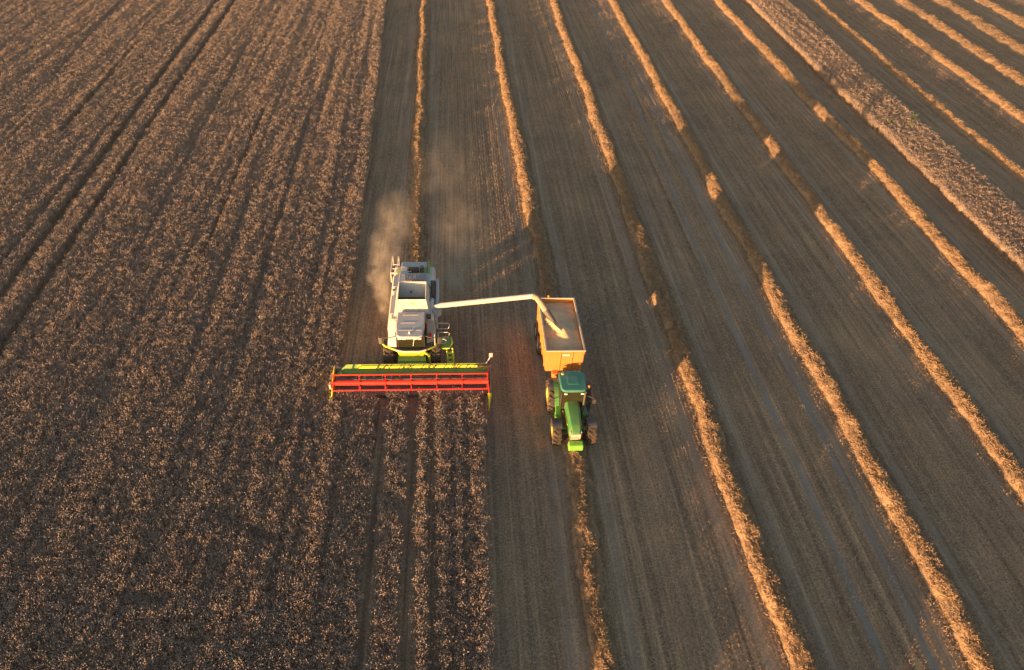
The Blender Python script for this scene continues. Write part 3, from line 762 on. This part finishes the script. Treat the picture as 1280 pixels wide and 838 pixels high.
rm.build('top_rail', 'trgrey', tr, .012)
ch = MB()
for s in (-1, 1): ch.box(s * .5 - .06, s * .5 + .06, YF + .1, YB - .1, .95, 1.27)
ch.box(-.9, .9, .45, .65, .55, .95).box(-.9, .9, 2.0, 2.2, .55, .95).build('chassis', 'dark', tr)
MB().tube([(-.5, YF + .2, 1.0), (-.35, YF - .3, .85), (0, -4.0, .72)], .08, 8).tube([(.5, YF + .2, 1.0), (.35, YF - .3, .85), (0, -4.0, .72)], .08, 8).box(-.4, .4, YF - .35, YF - .2, .78, .9).build('drawbar', 'orange', tr, 0)
MB().box(-.75, -.35, YF - .3, YF + .02, .95, 1.3).build('hose_box', 'orange', tr, .03)
for s in (-1, 1):
    for yy in (.55, 2.0): wheel(tr, (s * 1.16, yy, .62), .62, .42, s, 'rimw', .02, 22)
    for (yy) in (.55, 2.0):
        mg = MB(); pr = None
        for i in range(9):
            a = R_(30 + 120 * i / 8)
            cur = [Vector((s * 1.16 + d, yy + .70 * math.cos(a), .60 + .66 * math.sin(a))) for d in (-.2, .2)]
            if pr: mg.plate([pr[0], pr[1], cur[1], cur[0]], .02)
            pr = cur
        mg.build('mudguard', 'dark', tr, 0)
MB().tube([(-.55, YB, 3.07), (-.55, YB, 3.16)], .03).tube([(-.55, YB, 3.16), (-.55, YB, 3.27)], .06, 12).build('beacon', 'amber', tr, 0)
MB().box(-XT + .03, XT - .03, YB + .002, YB + .05, 1.4, 2.9).build('tailgate', 'orange', tr, .01)

# grain heap and the falling stream
gxv = np.linspace(-1.17, 1.17, 40); gyv = np.linspace(-2.52, 2.63, 80)
GX, GY = np.meshgrid(gxv, gyv)
GZ = 2.68 + .70 * np.exp(-np.sqrt((GX - .08) ** 2 / .32 + (GY + .80) ** 2 / .55 + .01)) + .22 * np.exp(-((GX + .1) ** 2 / .5 + (GY - 1.1) ** 2 / .9)) + (vnoise(GX * 3 + 50, GY * 3) - .5) * .07 + (vnoise(GX * 11, GY * 11 + 9) - .5) * .025
n0 = GX.size; I = np.arange(n0).reshape(GX.shape)
Fg = np.stack([I[:-1, :-1], I[:-1, 1:], I[1:, 1:], I[1:, :-1]], -1).reshape(-1, 4)
gr = mesh_obj('grain', raw_mesh('grain', np.stack([GX, GY, GZ], -1).reshape(-1, 3), Fg, [M['grain']]))
gr.data.polygons.foreach_set('use_smooth', [True] * len(Fg)); gr.location = tr.location
tag(gr, 'heap of pale wheat grain filling the orange trailer', 'grain', kind='stuff')
random.seed(3)
st = MB()
p0, p1, p2 = Vector((5.86, 33.56, 3.72)), Vector((6.26, 33.22, 3.40)), Vector((6.82, 32.95, 3.02))
st.tube([p0, p1, p2], .10, 12, r2=.17)
for v in st.bm.verts: v.co += Vector((random.gauss(0, .03), random.gauss(0, .03), random.gauss(0, .03)))
for i in range(420):
    t = random.random(); p = p0.lerp(p1, t * 2) if t < .5 else p1.lerp(p2, t * 2 - 1)
    w = .07 + .11 * t
    st.obox(p + Vector((random.gauss(0, w), random.gauss(0, w), random.gauss(0, w * .6))), (.035, .02, .02), (random.random() * 3, random.random() * 3, 0))
tag(st.build('grain_stream', 'grain', None, 0), 'stream of grain pouring from the auger spout into the trailer', 'grain', kind='stuff')

# ------------------------------------------------------------------ tractor
tt = empty('tractor', (6.95, 27.9, 0))
tag(tt, 'green tractor with yellow rims pulling the orange grain trailer', 'tractor')
MB().box(-.28, .28, -2.1, 1.7, .62, 1.05).box(-.9, .9, -1.55, -1.35, .6, .8).box(-.9, .9, 1.22, 1.48, .85, 1.12).box(-.12, .12, 1.7, 1.95, .6, .75).build('chassis', 'dark', tt)
hp = lambda y, w, z0, z1: [(-w, y, z0), (-w, y, z1 - .16), (-w * .72, y, z1 - .02), (0, y, z1), (w * .72, y, z1 - .02), (w, y, z1 - .16), (w, y, z0)]
hm = MB(); rings = []
for (y, w, z0, z1) in ((.02, .44, 1.0, 2.0), (-.8, .42, 1.0, 1.96), (-1.6, .37, .95, 1.86), (-2.05, .34, .95, 1.74), (-2.25, .30, .95, 1.58)):
    rings.append([hm.bm.verts.new(p) for p in hp(y, w, z0, z1)])
for A, B in zip(rings, rings[1:]):
    for k in range(7): hm.bm.faces.new((A[k], A[(k + 1) % 7], B[(k + 1) % 7], B[k]))
hm.bm.faces.new(rings[0]); hm.bm.faces.new(rings[-1][::-1])
hood = hm.build('hood', 'tgreen', tt, .03)
MB().box(-.29, .29, -2.29, -2.252, 1.02, 1.50).box(-.345, -.30, -2.2, -1.7, 1.25, 1.6).box(.30, .345, -2.2, -1.7, 1.25, 1.6).build('grille', 'seat', hood)
for s in (-1, 1):
    MB().obox((s * .15, -2.30, 1.40), (.22, .03, .10)).build('headlight', 'lampw', hood, .02)
    MB().box(s * .42 - .008, s * .42 + .008, -1.5, -.2, 1.42, 1.50).build('side_stripe', 'yellow', hood, 0)
MB().prism([(-2.28, .52), (-2.70, .5), (-2.80, .68), (-2.72, .98), (-2.34, 1.04)], 'x', -.43, .43).build('front_weight', 'tlime', tt, .06)
MB().tube([(-.14, -2.55, 1.02), (-.14, -2.6, 1.08), (.14, -2.6, 1.08), (.14, -2.55, 1.02)], .025, 8).build('lift_handle', 'dark', tt, 0)
MB().box(-.95, .95, -1.3, -1.1, .82, .9).build('front_cross_arm', 'tlime', tt, .02)
for s in (-1, 1):
    wheel(tt, (s * 1.04, -1.45, .73), .73, .56, s, 'rimy', .06, 16)
    wheel(tt, (s * 1.04, 1.32, .98), .98, .60, s, 'rimy', .07, 18)
    fd = MB(); pr = None
    for i in range(10):
        a = R_(25 + 90 * i / 9)
        cur = [Vector((s * 1.04 + d, -1.45 + .83 * math.cos(a), .73 + .83 * math.sin(a))) for d in (-.28, .28)]
        if pr: fd.plate([pr[0], pr[1], cur[1], cur[0]] if s else 0, .03)
        pr = cur
    fd.build('front_fender', 'dblue', tt, 0)
    fd = MB(); pr = None
    for i in range(13):
        a = R_(40 + 130 * i / 12)
        cur = [Vector((s * .80 + d, 1.32 + 1.10 * math.cos(a), .98 + 1.10 * math.sin(a))) for d in (-.18, .16)]
        if pr: fd.plate([pr[0], pr[1], cur[1], cur[0]], .04)
        pr = cur
    fn = fd.build('rear_fender', 'tgreen', tt, 0)
    fd = MB(); pr = None
    for i in range(8):
        a = R_(45 + 70 * i / 7)
        cur = [Vector((s * 1.12 + d, 1.32 + 1.09 * math.cos(a), .98 + 1.09 * math.sin(a))) for d in (-.15, .2)]
        if pr: fd.plate([pr[0], pr[1], cur[1], cur[0]], .03)
        pr = cur
    fd.build('fender_extension', 'dblue', fn, 0)
    # fuel tank and steps under the cab doors
    tk_ = MB().obox((s * .78, -.05, .98), (.36, .95, .55), (0, 0, s * .12)).build('fuel_tank', 'tgreen' if s > 0 else 'tlime', tt, .06)
    for k in range(3): MB().obox((s * (1.0 + .03 * k), .0, 1.15 - k * .3), (.22, .42, .03)).build('step', 'black', tk_, 0)
tc = MB().box(-.66, .66, .0, 1.42, 1.1, 1.36).build('cab', 'black', tt)
for s in (-1, 1):
    for (y0, y1) in ((-.02, -.16), (.95, 1.0), (1.42, 1.38)):
        MB().hexa([(s * .68 - .035, y0 - .035, 1.30), (s * .68 + .035, y0 - .035, 1.30), (s * .68 + .035, y0 + .035, 1.30), (s * .68 - .035, y0 + .035, 1.30),
                   (s * .72 - .035, y1 - .035, 2.87), (s * .72 + .035, y1 - .035, 2.87), (s * .72 + .035, y1 + .035, 2.87), (s * .72 - .035, y1 + .035, 2.87)]).build('pillar', 'black', tc)
MB().plate([(-.64, -.05, 1.38), (.64, -.05, 1.38), (.68, -.17, 2.85), (-.68, -.17, 2.85)], .02).build('windscreen', 'glass', tc, 0)
MB().plate([(-.64, 1.44, 1.5), (.64, 1.44, 1.5), (.68, 1.40, 2.85), (-.68, 1.40, 2.85)], .02).build('rear_window', 'glass', tc, 0)
for s in (-1, 1):
    MB().plate([(s * .70, .04, 1.38), (s * .70, .92, 1.38), (s * .735, .94, 2.84), (s * .735, -.08, 2.84)], .02).build('door', 'glass', tc, 0)
MB().prism([(-.78, -.02), (-.70, -.20), (-.5, -.26), (.5, -.26), (.70, -.20), (.78, -.02), (.80, 1.1), (.72, 1.36), (.5, 1.45), (-.5, 1.45), (-.72, 1.36), (-.80, 1.1)], 'z', 2.86, 3.08).build('cab_roof', 'troof', tt, .09)
MB().box(-.34, .34, .25, .95, 3.07, 3.105).build('roof_hatch', 'troof', tt, .02)
MB().tube([(-.55, 1.15, 3.07), (-.55, 1.15, 3.14)], .09, 14).build('receiver', 'rimy', tt, .01)
MB().tube([(.5, 1.2, 3.07), (.52, 1.28, 3.6)], .01, 6).build('antenna', 'black', tt, 0)
MB().box(-.27, .27, .75, 1.2, 1.55, 1.75).box(-.27, .27, 1.12, 1.25, 1.7, 2.4).build('seat', 'seat', tc, .05)
MB().tube([(0, .05, 1.36), (0, .28, 1.95)], .06).tube([(.2 * math.cos(a), .3 + .17 * math.sin(a), 1.98 + .06 * math.sin(a)) for a in np.linspace(0, 6.0, 14)], .018, 6, True).box(-.32, .32, -.02, .2, 1.36, 1.62).build('steering_wheel', 'seat', tc, 0)
MB().tube([(.66, -.30, 1.2), (.66, -.30, 2.9), (.66, -.36, 3.0)], .065, 12).build('exhaust', 'dark', tt, 0)
MB().tube([(.80, .1, 2.82), (.92, .1, 2.82), (.92, .1, 2.95)], .025, 8).build('beacon_bracket', 'black', tt, 0)
MB().tube([(.92, .1, 2.95), (.92, .1, 3.12)], .065, 12).build('beacon', 'amber', tt, .01)
for s in (-1, 1):
    ma = MB().tube([(s * .72, -.1, 2.5), (s * 1.18, -.35, 2.5), (s * 1.25, -.35, 2.35)], .022, 8).build('mirror_arm', 'black', tt, 0)
    MB().obox((s * 1.27, -.35, 2.2), (.2, .06, .34)).build('mirror', 'black', ma, .02)
    MB().obox((s * .5, -.27, 2.80), (.18, .05, .08)).build('work_lamp', 'lampw', tt, .01)
MB().box(-.5, .5, 1.66, 1.74, .55, .7).tube([(-.35, 1.6, .9), (-.35, 2.0, .6)], .04).tube([(.35, 1.6, .9), (.35, 2.0, .6)], .04).build('hitch', 'dark', tt)

# ------------------------------------------------------------------ dust behind the combine
def dust(name, lobes, dens, label, scale):
    bm = bmesh.new()
    for (c, r, q) in lobes:
        bmesh.ops.create_icosphere(bm, subdivisions=3, radius=1, matrix=Matrix.Translation(c) @ Matrix.Diagonal((*r, 1)))
    me = bpy.data.meshes.new(name); bm.to_mesh(me); bm.free()
    o = mesh_obj(name, me)
    md = o.modifiers.new('merge', 'REMESH'); md.mode = 'VOXEL'; md.voxel_size = .35
    m = bpy.data.materials.new(name); m.use_nodes = True; t = m.node_tree; t.nodes.clear()
    out = t.nodes.new('ShaderNodeOutputMaterial'); pv = t.nodes.new('ShaderNodeVolumePrincipled')
    pv.inputs['Color'].default_value = (.86, .80, .72, 1); pv.inputs['Anisotropy'].default_value = .15
    co = objco(t); acc = None
    for (c, r, q) in lobes:
        mp = t.nodes.new('ShaderNodeMapping'); mp.vector_type = 'TEXTURE'
        mp.inputs['Location'].default_value = c; mp.inputs['Scale'].default_value = r
        t.links.new(co, mp.inputs[0])
        ln = t.nodes.new('ShaderNodeVectorMath'); ln.operation = 'LENGTH'; t.links.new(mp.outputs[0], ln.inputs[0])
        mr = t.nodes.new('ShaderNodeMapRange'); mr.interpolation_type = 'SMOOTHERSTEP'
        mr.inputs[1].default_value = .98; mr.inputs[2].default_value = .1; mr.inputs[3].default_value = 0; mr.inputs[4].default_value = q
        t.links.new(ln.outputs['Value'], mr.inputs[0])
        if acc is None: acc = mr.outputs[0]
        else:
            a = t.nodes.new('ShaderNodeMath'); a.operation = 'MAXIMUM'; t.links.new(acc, a.inputs[0]); t.links.new(mr.outputs[0], a.inputs[1]); acc = a.outputs[0]
    nz = noise(t, scale, 6, objco(t, (1, .6, 1)), .68)
    mr = t.nodes.new('ShaderNodeMapRange'); mr.inputs[1].default_value = .44; mr.inputs[2].default_value = .70; mr.inputs[3].default_value = .10; mr.inputs[4].default_value = 1.5
    t.links.new(nz, mr.inputs[0])
    a = t.nodes.new('ShaderNodeMath'); a.operation = 'MULTIPLY'; t.links.new(acc, a.inputs[0]); t.links.new(mr.outputs[0], a.inputs[1])
    a2 = t.nodes.new('ShaderNodeMath'); a2.operation = 'MULTIPLY'; t.links.new(a.outputs[0], a2.inputs[0]); a2.inputs[1].default_value = dens
    t.links.new(a2.outputs[0], pv.inputs['Density']); t.links.new(pv.outputs[0], out.inputs['Volume'])
    me.materials.append(m)
    tag(o, label, 'dust', kind='stuff'); return o
dust('dust_plume', [((-4.85, 37.3, 1.5), (.7, 1.5, 1.1), 1.3), ((-5.2, 38.7, 1.9), (1.0, 1.8, 1.3), 1.0), ((-5.5, 40.4, 2.3), (1.3, 2.2, 1.6), .75), ((-5.2, 42.8, 2.8), (1.7, 3.0, 1.9), .4), ((-4.6, 46.5, 3.2), (2.4, 4.6, 2.2), .16)], 1.05,
     'orange lit dust plume rising at the left rear of the combine', 1.1)
dust('dust_cloud', [((-.9, 38.2, 1.4), (1.3, 2.0, 1.3), 1.5), ((-.1, 40.0, 1.9), (2.0, 2.7, 1.7), 1.35), ((.6, 42.6, 2.3), (2.3, 3.4, 2.0), .7), ((.2, 46.5, 2.8), (3.2, 5, 2.4), .24), ((-1.0, 54, 3.2), (4.2, 8, 2.8), .12)], .27,
     'grey dust cloud drifting off the right rear of the combine', .9)

# dusty evening air over the whole field
def haze(x0, x1, y0, y1, z0, z1, dens):
    o = MB().box(x0, x1, y0, y1, z0, z1)
    m = bpy.data.materials.new('haze'); m.use_nodes = True; t = m.node_tree; t.nodes.clear()
    out = t.nodes.new('ShaderNodeOutputMaterial'); pv = t.nodes.new('ShaderNodeVolumePrincipled')
    pv.inputs['Color'].default_value = (.9, .85, .78, 1); pv.inputs['Density'].default_value = dens
    t.links.new(pv.outputs[0], out.inputs['Volume'])
    return tag(o.build('haze', m, None, 0, False), 'thin golden haze in the evening air over the field', kind='stuff')
haze(-110, 150, -15, 180, -1.2, 34, .00016)

# ------------------------------------------------------------------ sky, sun, camera
w = bpy.data.worlds.new("World"); scene.world = w; w.use_nodes = True
t = w.node_tree; bg = t.nodes['Background']
sk = t.nodes.new('ShaderNodeTexSky'); sk.sky_type = 'NISHITA'; sk.sun_disc = False
ELEV, AZ = R_(2.75), R_(225.4)
sk.sun_elevation = ELEV; sk.sun_rotation = AZ; sk.air_density = 1.0; sk.dust_density = 1.6; sk.ozone_density = 1.0
t.links.new(sk.outputs[0], bg.inputs[0]); bg.inputs[1].default_value = .125
sl = bpy.data.lights.new('sun', 'SUN'); sl.energy = 5.0; sl.angle = R_(.5); sl.color = (1.0, .52, .22)
so = bpy.data.objects.new('sun', sl); COL.objects.link(so); so.location = (-40, -40, 30)
d = Vector((math.sin(AZ) * math.cos(ELEV), math.cos(AZ) * math.cos(ELEV), math.sin(ELEV)))
so.rotation_euler = d.to_track_quat('Z', 'Y').to_euler()

cam = bpy.data.cameras.new('camera'); cam.sensor_width = 36; cam.lens = 36 * 853 / 1280; cam.clip_start = .5; cam.clip_end = 6000
co_ = bpy.data.objects.new('camera', cam); COL.objects.link(co_)
Rv, Uv, Fv = Vector((.99665621, -.06558295, .04873686)), Vector((.00700211, .66282499, .74874162)), Vector((.08140869, .74589672, -.66106786))
mt = Matrix((Rv, Uv, -Fv)).transposed().to_4x4(); mt.translation = (0, 0, 32.0)
co_.matrix_world = mt
scene.camera = co_
scene.view_settings.view_transform = 'Standard'; scene.view_settings.look = 'None'
scene.view_settings.exposure = 2.0; scene.view_settings.gamma = 1
scene.view_settings.use_curve_mapping = False
scene.render.engine = 'CYCLES'
scene.cycles.use_denoising = True
scene.cycles.volume_step_rate = 1.5; scene.cycles.volume_max_steps = 64; scene.cycles.max_bounces = 6
